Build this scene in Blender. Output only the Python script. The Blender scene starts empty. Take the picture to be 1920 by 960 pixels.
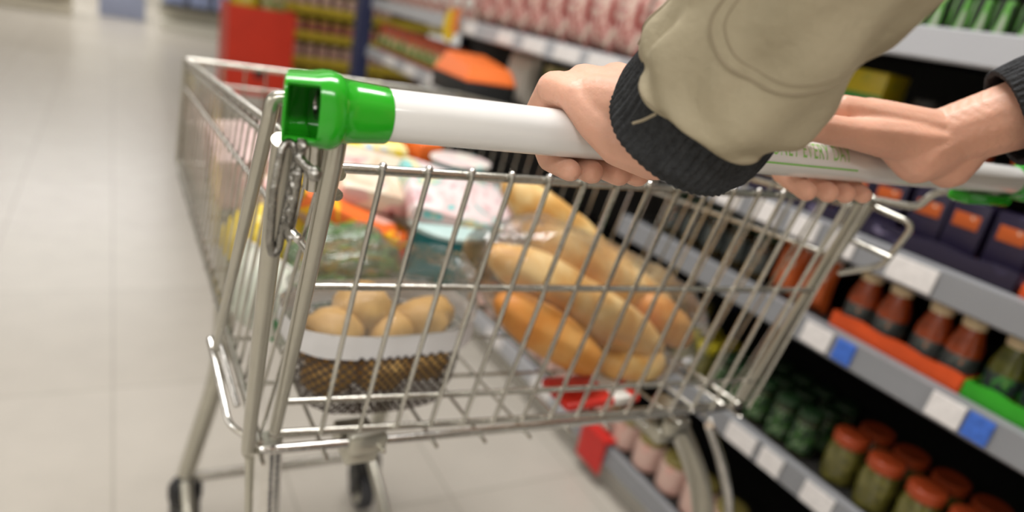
import bpy, bmesh, math, random
from mathutils import Vector, Matrix, noise
random.seed(7)
C = bpy.context.scene.collection
S = bpy.context.scene
PI = math.pi

# ------------------------------------------------------------------ camera
cam_data = bpy.data.cameras.new('camera')
cam = bpy.data.objects.new('camera', cam_data); C.objects.link(cam)
right = Vector((.8661, -.4634, .1855)); down = Vector((-.0010, -.3740, -.9274)); fwd = Vector((.4991, .8034, -.3248))
fwd.normalize(); right = (right - fwd * right.dot(fwd)).normalized(); down = fwd.cross(right).normalized()
cam.matrix_world = Matrix(((right.x, -down.x, -fwd.x, 0), (right.y, -down.y, -fwd.y, 0), (right.z, -down.z, -fwd.z, 1.066), (0, 0, 0, 1)))
cam_data.sensor_width = 36; cam_data.lens = 1300 / 1920 * 36; cam_data.clip_start = .02
cam_data.dof.use_dof = True; cam_data.dof.focus_distance = .385; cam_data.dof.aperture_fstop = 3.6
S.camera = cam
# ------------------------------------------------------------------ light
S.view_settings.view_transform = 'Standard'; S.view_settings.look = 'None'
S.view_settings.gamma = 1; S.view_settings.use_curve_mapping = False
S.view_settings.exposure = 0.12
S.cycles.use_denoising = True
S.cycles.max_bounces = 8; S.cycles.transparent_max_bounces = 16
W = bpy.data.worlds.new('world'); S.world = W; W.use_nodes = True
W.node_tree.nodes['Background'].inputs[0].default_value = (1, .95, .88, 1)
W.node_tree.nodes['Background'].inputs[1].default_value = .55
def area(x, y, z, sx, sy, power, col=(1, .975, .94)):
    l = bpy.data.lights.new('ceiling_and_fill_light', 'AREA'); l.shape = 'RECTANGLE'; l.size = sx; l.size_y = sy
    l.energy = power; l.color = col
    o = bpy.data.objects.new('ceiling_and_fill_light', l); C.objects.link(o); o.location = (x, y, z)
area(-.4, -2.2, 2.95, 2.6, .6, 92)
area(.3, .95, 2.95, 1.8, .6, 66)
area(.1, 3.0, 2.95, 2.0, .6, 8)
area(-.3, 6.0, 2.95, 1.8, .3, 12)
area(-.6, 8.7, 2.95, 2.6, .22, 50)
area(-.6, 11.5, 2.95, 2.6, .3, 90)
area(-.6, 14.2, 2.95, 3, .3, 60)
area(-4.4, -.5, 2.95, 1.0, 5.0, 98)  # side fill added from the left, over an unseen neighbouring aisle

# ------------------------------------------------------------------ materials
MATS = {}
def mat(name, col, rough=.5, metal=0, bump=0, bscale=60, var=0, vscale=8, spec=.5, coat=0, sss=0, trans=0, stretch=(1, 1, 1), ior=1.45):
    if name in MATS: return MATS[name]
    m = bpy.data.materials.new(name); m.use_nodes = True; nt = m.node_tree
    b = nt.nodes['Principled BSDF']
    b.inputs['Base Color'].default_value = (*col, 1); b.inputs['Roughness'].default_value = rough
    b.inputs['Metallic'].default_value = metal; b.inputs['Specular IOR Level'].default_value = spec
    b.inputs['Coat Weight'].default_value = coat; b.inputs['Coat Roughness'].default_value = .08
    b.inputs['Transmission Weight'].default_value = trans; b.inputs['IOR'].default_value = ior
    if sss:
        b.inputs['Subsurface Weight'].default_value = sss; b.inputs['Subsurface Radius'].default_value = (1, .35, .2)
        b.inputs['Subsurface Scale'].default_value = .006
    tc = nt.nodes.new('ShaderNodeTexCoord'); mp = nt.nodes.new('ShaderNodeMapping')
    mp.inputs['Scale'].default_value = stretch
    nt.links.new(tc.outputs['Object'], mp.inputs['Vector'])
    if var:
        n = nt.nodes.new('ShaderNodeTexNoise'); n.inputs['Scale'].default_value = vscale; n.inputs['Detail'].default_value = 4
        r = nt.nodes.new('ShaderNodeMapRange'); r.inputs[1].default_value = .3; r.inputs[2].default_value = .7
        r.inputs[3].default_value = 1 - var; r.inputs[4].default_value = 1 + var
        mx = nt.nodes.new('ShaderNodeVectorMath'); mx.operation = 'SCALE'; mx.inputs[0].default_value = col
        nt.links.new(mp.outputs[0], n.inputs['Vector']); nt.links.new(n.outputs['Fac'], r.inputs[0])
        nt.links.new(r.outputs[0], mx.inputs['Scale']); nt.links.new(mx.outputs[0], b.inputs['Base Color'])
    if bump:
        n = nt.nodes.new('ShaderNodeTexNoise'); n.inputs['Scale'].default_value = bscale; n.inputs['Detail'].default_value = 5
        bp = nt.nodes.new('ShaderNodeBump'); bp.inputs['Strength'].default_value = bump; bp.inputs['Distance'].default_value = .002
        nt.links.new(mp.outputs[0], n.inputs['Vector']); nt.links.new(n.outputs['Fac'], bp.inputs['Height']); nt.links.new(bp.outputs[0], b.inputs['Normal'])
    MATS[name] = m
    return m
def ramp_mat(name, cols, scale=20, rough=.35, stretch=(1, 1, 1), detail=2, bump=0, kind='noise', dist=0, constant=True, coat=0, sss=0):
    """printed film and mottled surfaces: a ramp over a procedural texture"""
    if name in MATS: return MATS[name]
    m = mat(name, cols[0][1], rough, coat=coat, sss=sss); nt = m.node_tree; b = nt.nodes['Principled BSDF']
    mp = [n for n in nt.nodes if n.type == 'MAPPING'][0]; mp.inputs['Scale'].default_value = stretch
    n = nt.nodes.new('ShaderNodeTexVoronoi' if kind == 'voronoi' else 'ShaderNodeTexNoise'); n.inputs['Scale'].default_value = scale
    if kind != 'voronoi': n.inputs['Detail'].default_value = detail; n.inputs['Distortion'].default_value = dist
    r = nt.nodes.new('ShaderNodeValToRGB'); r.color_ramp.interpolation = 'CONSTANT' if constant else 'LINEAR'
    e = r.color_ramp.elements
    e[0].position = cols[0][0]; e[0].color = (*cols[0][1], 1); e[1].position = cols[1][0]; e[1].color = (*cols[1][1], 1)
    for p, c in cols[2:]:
        k = e.new(p); k.color = (*c, 1)
    nt.links.new(mp.outputs[0], n.inputs['Vector'])
    if kind == 'voronoi':
        sp = nt.nodes.new('ShaderNodeSeparateColor'); nt.links.new(n.outputs['Color'], sp.inputs[0]); src = sp.outputs[0]
    else: src = n.outputs['Fac']
    nt.links.new(src, r.inputs[0]); nt.links.new(r.outputs[0], b.inputs['Base Color'])
    if bump:
        bp = nt.nodes.new('ShaderNodeBump'); bp.inputs['Strength'].default_value = bump; bp.inputs['Distance'].default_value = .002
        nt.links.new(n.outputs['Fac' if kind != 'voronoi' else 'Distance'], bp.inputs['Height']); nt.links.new(bp.outputs[0], b.inputs['Normal'])
    return m
def film_mat(name, tint=(1, 1, 1), gloss=.16, haze=.08, hazecol=(.8, .8, .8), bscale=35, bump=.9):
    """clear wrapping film: transparent, with crinkled reflections and a little haze"""
    m = bpy.data.materials.new(name); m.use_nodes = True; nt = m.node_tree; nt.nodes.clear()
    out = nt.nodes.new('ShaderNodeOutputMaterial'); t = nt.nodes.new('ShaderNodeBsdfTransparent'); t.inputs[0].default_value = (*tint, 1)
    g = nt.nodes.new('ShaderNodeBsdfGlossy'); g.inputs['Roughness'].default_value = .08
    d = nt.nodes.new('ShaderNodeBsdfDiffuse'); d.inputs[0].default_value = (*hazecol, 1)
    fr = nt.nodes.new('ShaderNodeFresnel'); fr.inputs[0].default_value = 1.5
    ad = nt.nodes.new('ShaderNodeMath'); ad.operation = 'MULTIPLY_ADD'; ad.inputs[1].default_value = .62; ad.inputs[2].default_value = gloss * .12
    n = nt.nodes.new('ShaderNodeTexNoise'); n.inputs['Scale'].default_value = bscale; n.inputs['Detail'].default_value = 3; n.inputs['Distortion'].default_value = 1.5
    tc = nt.nodes.new('ShaderNodeTexCoord'); nt.links.new(tc.outputs['Object'], n.inputs['Vector'])
    bp = nt.nodes.new('ShaderNodeBump'); bp.inputs['Strength'].default_value = bump; bp.inputs['Distance'].default_value = .006
    m1 = nt.nodes.new('ShaderNodeMixShader'); m1.inputs[0].default_value = haze; m2 = nt.nodes.new('ShaderNodeMixShader')
    L = nt.links.new
    L(n.outputs['Fac'], bp.inputs['Height']); L(bp.outputs[0], g.inputs['Normal']); L(bp.outputs[0], fr.inputs['Normal'])
    L(fr.outputs[0], ad.inputs[0]); L(t.outputs[0], m1.inputs[1]); L(d.outputs[0], m1.inputs[2])
    L(ad.outputs[0], m2.inputs[0]); L(m1.outputs[0], m2.inputs[1]); L(g.outputs[0], m2.inputs[2]); L(m2.outputs[0], out.inputs[0])
    MATS[name] = m
    return m

ZINC = mat('zinc_wire', (.49, .475, .43), .20, .92, bump=.12, bscale=400, var=.12, vscale=60)
CHROME = mat('worn_chrome', (.68, .67, .65), .16, 1, bump=.15, bscale=300, var=.1, vscale=40)
DARKCHROME = mat('scuffed_chrome', (.30, .29, .27), .2, 1, bump=.5, bscale=350, var=.35, vscale=120)
TUBE = mat('satin_steel_tube', (.49, .475, .41), .30, .85, var=.06, vscale=20)
GREEN = mat('glossy_green_plastic', (.020, .36, .012), .2, coat=.5, spec=.5)
WHITE = mat('white_plastic_sleeve', (.78, .77, .76), .16, coat=.3)
LIME = mat('lime_print', (.28, .62, .16), .4)
BLACKP = mat('black_plastic', (.012, .012, .013), .5)
RUBBER = mat('grey_rubber', (.05, .05, .055), .7)
SKIN = mat('skin', (.72, .40, .29), .46, bump=.25, bscale=260, var=.10, vscale=26, sss=.25)
NAIL = mat('nail', (.70, .42, .34), .25)
KNIT = mat('charcoal_knit', (.040, .042, .046), .92, bump=1, bscale=500, var=.25, vscale=200, spec=.2)
JACKET = mat('beige_cotton', (.385, .335, .235), .85, bump=.35, bscale=220, var=.08, vscale=14, spec=.25)
SEAM = mat('beige_stitching', (.28, .235, .16), .9)
TROUSER = mat('dark_denim', (.03, .035, .06), .9)
HAIR = mat('brown_hair', (.05, .028, .015), .6)

# ------------------------------------------------------------------ mesh helpers
def obj(name, bm, m, parent=None, smooth=True, loc=None):
    me = bpy.data.meshes.new(name)
    bmesh.ops.recalc_face_normals(bm, faces=bm.faces[:]) if bm.faces else None
    bm.to_mesh(me); bm.free()
    o = bpy.data.objects.new(name, me); C.objects.link(o)
    ms = m if isinstance(m, (list, tuple)) else [m]
    for k in ms: me.materials.append(k)
    if smooth:
        for p in me.polygons: p.use_smooth = True
        try: me.set_sharp_from_angle(angle=math.radians(38))
        except Exception: pass
    if parent: o.parent = parent
    if loc: o.location = loc
    return o
def tag(o, label, cat=None, group=None, kind=None):
    if label: o['label'] = label
    if cat: o['category'] = cat
    if group: o['group'] = group
    if kind: o['kind'] = kind
    return o
def thing(name, label, cat, loc=(0, 0, 0), group=None):
    o = bpy.data.objects.new(name, None); C.objects.link(o); o.location = loc
    o.empty_display_size = .05
    return tag(o, label, cat, group)
def copy_tree(o, parent=None):
    c = o.copy(); C.objects.link(c)
    if parent: c.parent = parent
    for ch in list(o.children): copy_tree(ch, c)
    return c
V = Vector
def fillet(pts, r, n=5, closed=False):
    pts = [V(p) for p in pts]; out = []; N = len(pts)
    for i, p in enumerate(pts):
        if not closed and i in (0, N - 1): out.append(p); continue
        a = pts[i - 1]; b = pts[(i + 1) % N]
        da = (a - p); db = (b - p); k = min(r, da.length * .45, db.length * .45)
        s = p + da.normalized() * k; e = p + db.normalized() * k
        for j in range(n + 1):
            t = j / n; out.append(s.lerp(p, t).lerp(p.lerp(e, t), t))
    return out
def tube(bm, pts, r, seg=10, bend=0, closed=False, caps=True, sx=1):
    pts = fillet(pts, bend, closed=closed) if bend else [V(p) for p in pts]
    N = len(pts); rings = []; nrm = None
    for i, p in enumerate(pts):
        if closed: d = pts[(i + 1) % N] - pts[i - 1]
        else: d = pts[min(i + 1, N - 1)] - pts[max(i - 1, 0)]
        d.normalize()
        if nrm is None:
            nrm = d.cross(V((0, 0, 1)) if abs(d.z) < .9 else V((1, 0, 0))).normalized()
        else:
            nrm = (nrm - d * nrm.dot(d)).normalized()
        bn = d.cross(nrm); rr = r[i] if isinstance(r, (list, tuple)) else r
        rings.append([bm.verts.new(p + (nrm * math.cos(2 * PI * k / seg) * sx + bn * math.sin(2 * PI * k / seg)) * rr) for k in range(seg)])
    M = N if closed else N - 1
    for i in range(M):
        a, b = rings[i], rings[(i + 1) % N]
        for k in range(seg): bm.faces.new((a[k], a[(k + 1) % seg], b[(k + 1) % seg], b[k]))
    if caps and not closed:
        bm.faces.new(rings[0][::-1]); bm.faces.new(rings[-1])
    return bm
def box(bm, lo, hi, bev=0, M=None):
    r = bmesh.ops.create_cube(bm, size=1)['verts']
    lo = V(lo); hi = V(hi)
    for v in r: v.co = V([(lo[i] + hi[i]) / 2 + v.co[i] * (hi[i] - lo[i]) for i in range(3)])
    if bev:
        es = list({e for v in r for e in v.link_edges})
        rr = bmesh.ops.bevel(bm, geom=es, offset=bev, segments=2, affect='EDGES', profile=.5)
        r = list({v for f in rr['faces'] for v in f.verts} | {v for v in r if v.is_valid})
    if M:
        for v in r:
            if v.is_valid: v.co = M @ v.co
    return bm
def lathe(bm, prof, seg=20, axis='Z', c=(0, 0, 0), cap=True):
    rings = []; c = V(c)
    for r, z in prof:
        ring = []
        for k in range(seg):
            a = 2 * PI * k / seg
            p = (r * math.cos(a), r * math.sin(a), z) if axis == 'Z' else (z, r * math.cos(a), r * math.sin(a))
            ring.append(bm.verts.new(c + V(p)))
        rings.append(ring)
    for a, b in zip(rings, rings[1:]):
        for k in range(seg): bm.faces.new((a[k], a[(k + 1) % seg], b[(k + 1) % seg], b[k]))
    if cap: bm.faces.new(rings[0][::-1]); bm.faces.new(rings[-1])
    return bm
def NB(): return bmesh.new()
def ball(bm, c, r, sc=(1, 1, 1), R=None, sub=3, nz=0, nf=8, seed=0):
    vs = bmesh.ops.create_icosphere(bm, subdivisions=sub, radius=1)['verts']
    for v in vs:
        k = 1 + nz * noise.noise(v.co * nf * .3 + V((seed, seed * 2.3, 0)))
        p = V((v.co.x * sc[0], v.co.y * sc[1], v.co.z * sc[2])) * r * k
        v.co = (R @ p if R else p) + V(c)
    return bm
def evaluated(o):
    dg = bpy.context.evaluated_depsgraph_get(); dg.update()
    me = bpy.data.meshes.new_from_object(o.evaluated_get(dg)); return me
def rot_to(d):                       # matrix turning +X into d
    return V((1, 0, 0)).rotation_difference(V(d).normalized()).to_matrix()

# ================================================================== setting
def floor_mat():
    m = mat('polished_floor_tiles', (.62, .57, .50), .27, spec=.4); nt = m.node_tree; b = nt.nodes['Principled BSDF']
    tc = nt.nodes.new('ShaderNodeTexCoord'); br = nt.nodes.new('ShaderNodeTexBrick'); br.offset = 0; br.inputs['Scale'].default_value = 1
    br.inputs['Brick Width'].default_value = .34; br.inputs['Row Height'].default_value = .60; br.inputs['Mortar Size'].default_value = .004
    br.inputs['Mortar Smooth'].default_value = .5
    br.inputs['Color1'].default_value = (.46, .425, .375, 1); br.inputs['Color2'].default_value = (.485, .45, .40, 1); br.inputs['Mortar'].default_value = (.38, .35, .305, 1)
    n = nt.nodes.new('ShaderNodeTexNoise'); n.inputs['Scale'].default_value = 9; n.inputs['Detail'].default_value = 8
    mr = nt.nodes.new('ShaderNodeMapRange'); mr.inputs[3].default_value = .93; mr.inputs[4].default_value = 1.07
    mx = nt.nodes.new('ShaderNodeVectorMath'); mx.operation = 'SCALE'
    mp = nt.nodes.new('ShaderNodeMapping'); mp.inputs['Location'].default_value = (.0, .05, 0)
    L = nt.links.new
    L(tc.outputs['Object'], mp.inputs[0]); L(mp.outputs[0], br.inputs['Vector']); L(tc.outputs['Object'], n.inputs['Vector'])
    L(n.outputs['Fac'], mr.inputs[0]); L(br.outputs['Color'], mx.inputs[0]); L(mr.outputs[0], mx.inputs['Scale']); L(mx.outputs[0], b.inputs['Base Color'])
    return m
bm = NB(); box(bm, (-6, -5, -.05), (6, 16, 0)); f = obj('floor', bm, floor_mat(), smooth=False); tag(f, 'pale cream polished supermarket floor tiles', 'floor', kind='structure')
WALLM = mat('off_white_paint', (.72, .70, .64), .8, var=.04)
CEILM = mat('ceiling_tile_white', (.7, .69, .66), .9, var=.03)
bm = NB(); box(bm, (-6, -5, 3.0), (6, 16, 3.06)); o = obj('ceiling', bm, CEILM, smooth=False); tag(o, 'flat off-white ceiling above the aisle', 'ceiling', kind='structure')
bm = NB(); box(bm, (-6, 16, 0), (6, 16.1, 3)); o = obj('wall_far', bm, WALLM, smooth=False); tag(o, 'pale wall at the far end of the store', 'wall', kind='structure')
bm = NB(); box(bm, (-6.1, -5, 0), (-6, 16, 3)); o = obj('wall_left', bm, WALLM, smooth=False); tag(o, 'pale side wall', 'wall', kind='structure')
bm = NB(); box(bm, (-6, -5.1, 0), (6, -5, 3)); o = obj('wall_back', bm, WALLM, smooth=False); tag(o, 'pale wall behind the shopper', 'wall', kind='structure')

# ================================================================== shelving
SHDARK = mat('dark_shelf_steel', (.018, .017, .016), .6)
RAIL = mat('grey_price_rail', (.23, .235, .25), .35)
RAILW = mat('pale_price_rail', (.38, .385, .41), .35)
TICKW = mat('white_ticket', (.70, .67, .66), .5, var=.08, vscale=90)
TICKB = mat('blue_ticket', (.045, .13, .50), .45, var=.25, vscale=120)
POSTM = mat('navy_upright', (.02, .025, .07), .5)
PLINTH = mat('pale_plinth', (.46, .44, .40), .5)
SX = 1.057
def shelving(y0, y1, levels, label, tickets, xoff=0, depth=.5, top=2.15, railm=RAIL):
    t = thing('shelving_unit', label, 'shelving unit', (SX, (y0 + y1) / 2, 0), 'supermarket shelving down the right side')
    ox, oy = -SX, -(y0 + y1) / 2
    bm = NB(); box(bm, (SX + depth + ox, y0 + oy, 0), (SX + depth + .03 + ox, y1 + oy, top)); obj('back_panel', bm, SHDARK, t, False)
    for y in (y0 + .002, y1 - .026):
        bm = NB(); box(bm, (SX + depth - .03 + ox, y + oy, 0), (SX + depth + ox, y + .024 + oy, top)); obj('upright', bm, POSTM, t, False)
    bm = NB(); box(bm, (SX + .03 + ox, y0 + .003 + oy, 0), (SX + depth + ox, y1 - .003 + oy, .085)); obj('plinth', bm, PLINTH, t, False)
    for i, (z, dx) in enumerate(levels):
        x = SX + dx + ox
        bm = NB(); box(bm, (x + .012, y0 + .003 + oy, z - .028), (SX + depth - .001 + ox, y1 - .003 + oy, z)); sh = obj('shelf', bm, SHDARK, t, False)
        bm = NB()
        prof = [(x + .012, z + .006), (x, z + .002), (x - .006, z - .040), (x - .002, z - .044), (x + .006, z - .038), (x + .012, z - .03)]
        a = [bm.verts.new((px, y0 + .004 + oy, pz)) for px, pz in prof]; b = [bm.verts.new((px, y1 - .004 + oy, pz)) for px, pz in prof]
        n = len(prof)
        for k in range(n): bm.faces.new((a[k], a[(k + 1) % n], b[(k + 1) % n], b[k]))
        bm.faces.new(a); bm.faces.new(b[::-1])
        obj('price_rail', bm, RAILW if i in railm_pale else RAIL, sh, False)
        for (ty, w, kind) in tickets.get(i, ()):
            bm = NB(); box(bm, (x - .0085, ty - w / 2 + oy, z - .037), (x - .0045, ty + w / 2 + oy, z + .0), .001)
            for v in bm.verts: v.co.x += (v.co.z - (z - .018)) * .14
            obj('price_ticket', bm, TICKB if kind == 'b' else TICKW, sh, False)
    return t
railm_pale = {4}
# near unit: levels from the bottom
shelving(-.25, 1.25, [(.115, 0), (.405, 0), (.665, 0), (.83, 0), (1.16, 0), (1.50, 0), (1.82, 0)],
         'dark shelving unit with grey price rails beside the trolley handle',
         {1: [(.74, .07, 'w'), (.665, .05, 'w'), (.56, .06, 'w')],
          2: [(.665, .055, 'w'), (.61, .035, 'b'), (.435, .05, 'w'), (.388, .036, 'b')],
          3: [(.555, .075, 'w'), (1.16, .08, 'w'), (1.04, .07, 'w'), (.94, .06, 'w'), (.85, .06, 'w'), (.76, .06, 'w'), (.68, .05, 'w')]})
railm_pale = {0, 1, 2, 3}
shelving(1.25, 3.36, [(.115, 0), (.42, 0), (.79, 0), (1.01, 0), (1.42, 0), (1.8, 0)],
         'dark shelving unit with white tickets beyond the trolley basket',
         {3: [(1.45, .13, 'w'), (1.62, .12, 'w'), (1.80, .12, 'w'), (1.98, .10, 'w'), (2.25, .1, 'w')],
          2: [(1.36, .1, 'w'), (1.56, .1, 'w'), (2.5, .1, 'w'), (2.75, .12, 'w'), (3.0, .12, 'w')],
          1: [(1.4, .1, 'w'), (1.7, .1, 'w'), (2.0, .1, 'w')], 0: [(1.4, .1, 'w'), (1.7, .1, 'w')]})

ORD = ['nearest', 'second', 'third', 'fourth', 'fifth', 'sixth', 'seventh', 'eighth', 'ninth', 'tenth', 'eleventh', 'twelfth', 'thirteenth', 'fourteenth', 'fifteenth', 'sixteenth', 'seventeenth', 'eighteenth']
def ordn(i): return ORD[i] + (' one' if i == 0 else '')
def jar(name, r, h, body, lid, lab, lidr=.8, lidh=.18, parent=None, labz=(.18, .62), shoulder=.78):
    t = bpy.data.objects.new(name, None); C.objects.link(t); t.empty_display_size = .03
    hb = h * (1 - lidh)
    bm = NB(); lathe(bm, [(r * .82, 0), (r * .97, h * .03), (r, h * .08), (r, hb * shoulder), (r * .93, hb * (shoulder + .1)), (r * lidr * .92, hb * .985), (r * lidr * .9, hb)], 18); obj('glass_body', bm, body, t)
    bm = NB(); lathe(bm, [(r * lidr * .96, hb - .0005), (r * lidr, hb + h * .01), (r * lidr, h * .975), (r * lidr * .93, h), (r * lidr * .8, h * .995)], 18); obj('lid', bm, lid, t)
    if lab:
        bm = NB(); lathe(bm, [(r * 1.0, h * labz[0]), (r * 1.02, h * labz[0] + .0006), (r * 1.02, h * labz[1] - .0006), (r * 1.0, h * labz[1])], 18); obj('paper_label', bm, lab, t)
    return t
def carton(name, d, w, h, body, panel=None, pz=(.25, .7), pw=.8):
    t = bpy.data.objects.new(name, None); C.objects.link(t); t.empty_display_size = .03
    bm = NB(); box(bm, (0, -w / 2, 0), (d, w / 2, h), .0015); obj('box_body', bm, body, t)
    if panel:
        bm = NB(); box(bm, (-.0012, -w / 2 * pw, h * pz[0]), (.0004, w / 2 * pw, h * pz[1]), .0004); obj('printed_panel', bm, panel, t)
    return t
def pouch(name, w, d, h, body, seal):
    t = bpy.data.objects.new(name, None); C.objects.link(t); t.empty_display_size = .03
    bm = NB(); nu, nv = 9, 9; S_ = []
    for s in (-1, 1):
        g = [[None] * (nu + 1) for _ in range(nv + 1)]
        for j in range(nv + 1):
            for i in range(nu + 1):
                u = i / nu * 2 - 1; v = j / nv * 2 - 1
                th = d / 2 * max(0, (1 - u ** 4)) ** .5 * max(0, (1 - abs(v) ** 3)) ** .6 * (1.15 - .3 * v)
                g[j][i] = bm.verts.new((s * th * (1 + .15 * noise.noise(V((u * 2, v * 2, s)))), u * w / 2 * (1 - .04 * math.cos(v * 3)), h * (v + 1) / 2))
        for j in range(nv):
            for i in range(nu): bm.faces.new((g[j][i], g[j][i + 1], g[j + 1][i + 1], g[j + 1][i]))
    bmesh.ops.remove_doubles(bm, verts=bm.verts[:], dist=.0004)
    obj('pouch_body', bm, body, t)
    bm = NB(); box(bm, (-.001, -w / 2, h * .965), (.001, w / 2, h * 1.03), .0004); obj('top_seal', bm, seal, t)
    return t
def row(proto, z, ys, xs, label, cat, group, place, first=[True], rz=0, jit=.003):
    """copies of one kind of product standing in rows on a shelf; ys along the aisle, xs into the shelf"""
    k = 0; used = False
    for ri, x in enumerate(xs):
        for i, y in enumerate(ys):
            o = proto if not used else copy_tree(proto); used = True
            o.location = (x + random.uniform(-jit, jit), y + random.uniform(-jit, jit), z)
            o.rotation_euler = (0, 0, rz + random.uniform(-.12, .12))
            w = ordn(i) + (' in the front row' if ri == 0 and len(xs) > 1 else (' in the row behind' if ri == 1 else (' in the back row' if ri else '')))
            tag(o, f'{label}, {w} {place}', cat, group)
def fr(a, step, n): return [a + step * i for i in range(n)]

LIDOR = mat('orange_red_lid', (.36, .055, .014), .4); LIDYE = mat('yellow_lid', (.62, .52, .03), .4); LIDCR = mat('cream_lid', (.74, .58, .36), .4)
LIDGR = mat('dark_green_lid', (.012, .035, .012), .4); LIDWH = mat('white_lid', (.7, .68, .64), .4); LIDBK = mat('black_lid', (.015, .015, .015), .4)
LIDOL = mat('olive_lid', (.22, .18, .05), .4)
G_OL = mat('olive_contents', (.11, .10, .02), .15, var=.5, vscale=90, coat=.6); G_BR = mat('amber_sauce', (.34, .055, .012), .15, var=.3, vscale=40, coat=.5)
G_DK = mat('dark_pickle_glass', (.035, .025, .008), .12, var=.4, vscale=70, coat=.6); G_GR = mat('green_sauce_glass', (.10, .11, .015), .15, var=.4, vscale=50, coat=.5)
G_PK = mat('pink_contents', (.55, .27, .22), .3, var=.25, vscale=60, coat=.3)
L_DG = ramp_mat('dark_green_label', [(0, (.012, .03, .014)), (.52, (.035, .11, .02)), (.59, (.28, .34, .24)), (.62, (.01, .025, .012))], 75, stretch=(1, 1, .5))
L_DK = ramp_mat('slate_label', [(0, (.05, .06, .06)), (.55, (.12, .14, .13)), (.66, (.5, .16, .06))], 60)
L_GN = ramp_mat('slate_green_label', [(0, (.03, .045, .045)), (.52, (.05, .25, .04)), (.66, (.25, .4, .15))], 60)
L_PK = ramp_mat('pale_pink_label', [(0, (.62, .42, .36)), (.6, (.66, .3, .26)), (.7, (.3, .1, .08))], 40)
L_ST = ramp_mat('striped_green_label', [(0, (.012, .02, .012)), (.46, (.10, .32, .05)), (.53, (.36, .40, .33)), (.6, (.015, .02, .02))], 30, stretch=(1, 2.5, .25), detail=0)
P_PU = ramp_mat('dark_purple_print', [(0, (.02, .015, .04)), (.56, (.05, .04, .10)), (.64, (.5, .17, .03))], 22)
P_YE = ramp_mat('yellow_print', [(0, (.55, .42, .01)), (.55, (.45, .38, .02)), (.66, (.5, .3, .25))], 25)
P_GR = mat('green_print', (.03, .27, .05), .4, var=.15)
P_RD = ramp_mat('red_pink_print', [(0, (.24, .04, .035)), (.42, (.52, .28, .25)), (.53, (.58, .48, .40)), (.6, (.40, .06, .05)), (.66, (.14, .08, .14))], 34)
P_PK = ramp_mat('pink_cream_print', [(0, (.25, .05, .04)), (.42, (.6, .33, .3)), (.55, (.68, .55, .45)), (.66, (.5, .08, .07))], 22)
P_GG = ramp_mat('green_mixed_print', [(0, (.06, .13, .02)), (.42, (.25, .28, .07)), (.52, (.5, .42, .25)), (.62, (.3, .06, .03))], 22)
P_OR = ramp_mat('orange_print', [(0, (.5, .1, .02)), (.6, (.6, .4, .3))], 30)
TRAYOR = mat('red_orange_tray', (.62, .075, .012), .45, var=.12, vscale=30); TRAYGR = mat('bright_green_tray', (.03, .34, .015), .45, var=.12, vscale=30)
TRAYPU = ramp_mat('purple_tray_print', [(0, (.018, .014, .035)), (.60, (.03, .025, .06)), (.68, (.16, .14, .22))], 40, stretch=(1, .5, 1))
def tray(label, y0, y1, z, m, h=.028, x0=None, d=.10):
    x0 = SX + .016 if x0 is None else x0
    t = thing('display_tray', label, 'display tray', (x0, (y0 + y1) / 2, z), 'shelf-ready display trays')
    w = (y1 - y0) / 2
    bm = NB(); box(bm, (0, -w, .0005), (d, w, .003)); obj('tray_base', bm, m, t, False)
    bm = NB(); n = 14
    a = []; 
    for i in range(n + 1):
        y = -w + 2 * w * i / n; hh = h * (1 + .06 * math.sin(i * 1.3))
        a.append([bm.verts.new(p) for p in ((0, y, .0005), (-.003, y, hh * .5), (0, y, hh), (.003, y, hh), (.003, y, .0005))])
    for p, q in zip(a, a[1:]):
        for k in range(5): bm.faces.new((p[k], p[(k + 1) % 5], q[(k + 1) % 5], q[k]))
    bm.faces.new(a[0]); bm.faces.new(a[-1][::-1])
    obj('front_lip', bm, m, t)
    for s in (-1, 1):
        bm = NB(); box(bm, (0, s * w - .0015, .0005), (d, s * w + .0015, h * .9)); obj('side_wall', bm, m, t, False)
# -- near unit, from top to bottom
row(jar('striped_jar', .0145, .062, L_ST, LIDBK, None, lidr=.95), 1.16, fr(.46, .0315, 16), [SX + .03], 'small jar with green and white stripes', 'jar', 'striped jars above the pale rail', 'along the topmost shelf')
row(carton('yellow_box', .08, .09, .105, P_YE, P_GR, (.42, .62), 1.0), .985, [.81, .92], [SX + .08], 'yellow food box with green band', 'box', 'yellow boxes by the jacket sleeve', 'behind the second hand')
row(jar('red_jar', .027, .075, mat('red_sauce', (.42, .07, .03), .3, var=.3), LIDBK, P_OR), .985, [.50, .585, .685], [SX + .09], 'squat red jar with pale orange label', 'jar', 'red jars by the forearm', 'on the shelf above the bare forearm')
SUB = thing('shelf_insert', 'dark narrow shelf above the purple trays behind the forearm', 'shelf', (SX, .5, 0))
bm = NB(); box(bm, (.05, -.7, .962), (.498, .7, .984)); obj('board', bm, SHDARK, SUB, False)
row(carton('purple_box', .09, .055, .10, P_PU, P_OR, (.6, .82), .7), .8335, fr(.47, .064, 11), [SX + .045], 'dark purple food box with orange patch', 'box', 'dark purple boxes in purple trays', 'above the trolley rim')
tray('long dark purple tray lip with faint pale marks, over the large white ticket', .43, .70, .8305, TRAYPU, .033)
tray('dark purple tray lip seen through the trolley rim', .71, 1.16, .8305, TRAYPU, .025)
tray('red-orange tray lip at the picture edge above the grey rail', .20, .42, .8305, TRAYOR, .026)
row(jar('amber_bottle', .026, .108, G_BR, LIDCR, L_DK, lidr=.68, lidh=.15, labz=(.22, .46), shoulder=.62), .669, [.468, .522, .588, .645], [SX + .055], 'amber sauce bottle with cream cap', 'bottle', 'amber sauce bottles in the red-orange tray', 'along the red-orange tray')
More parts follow.
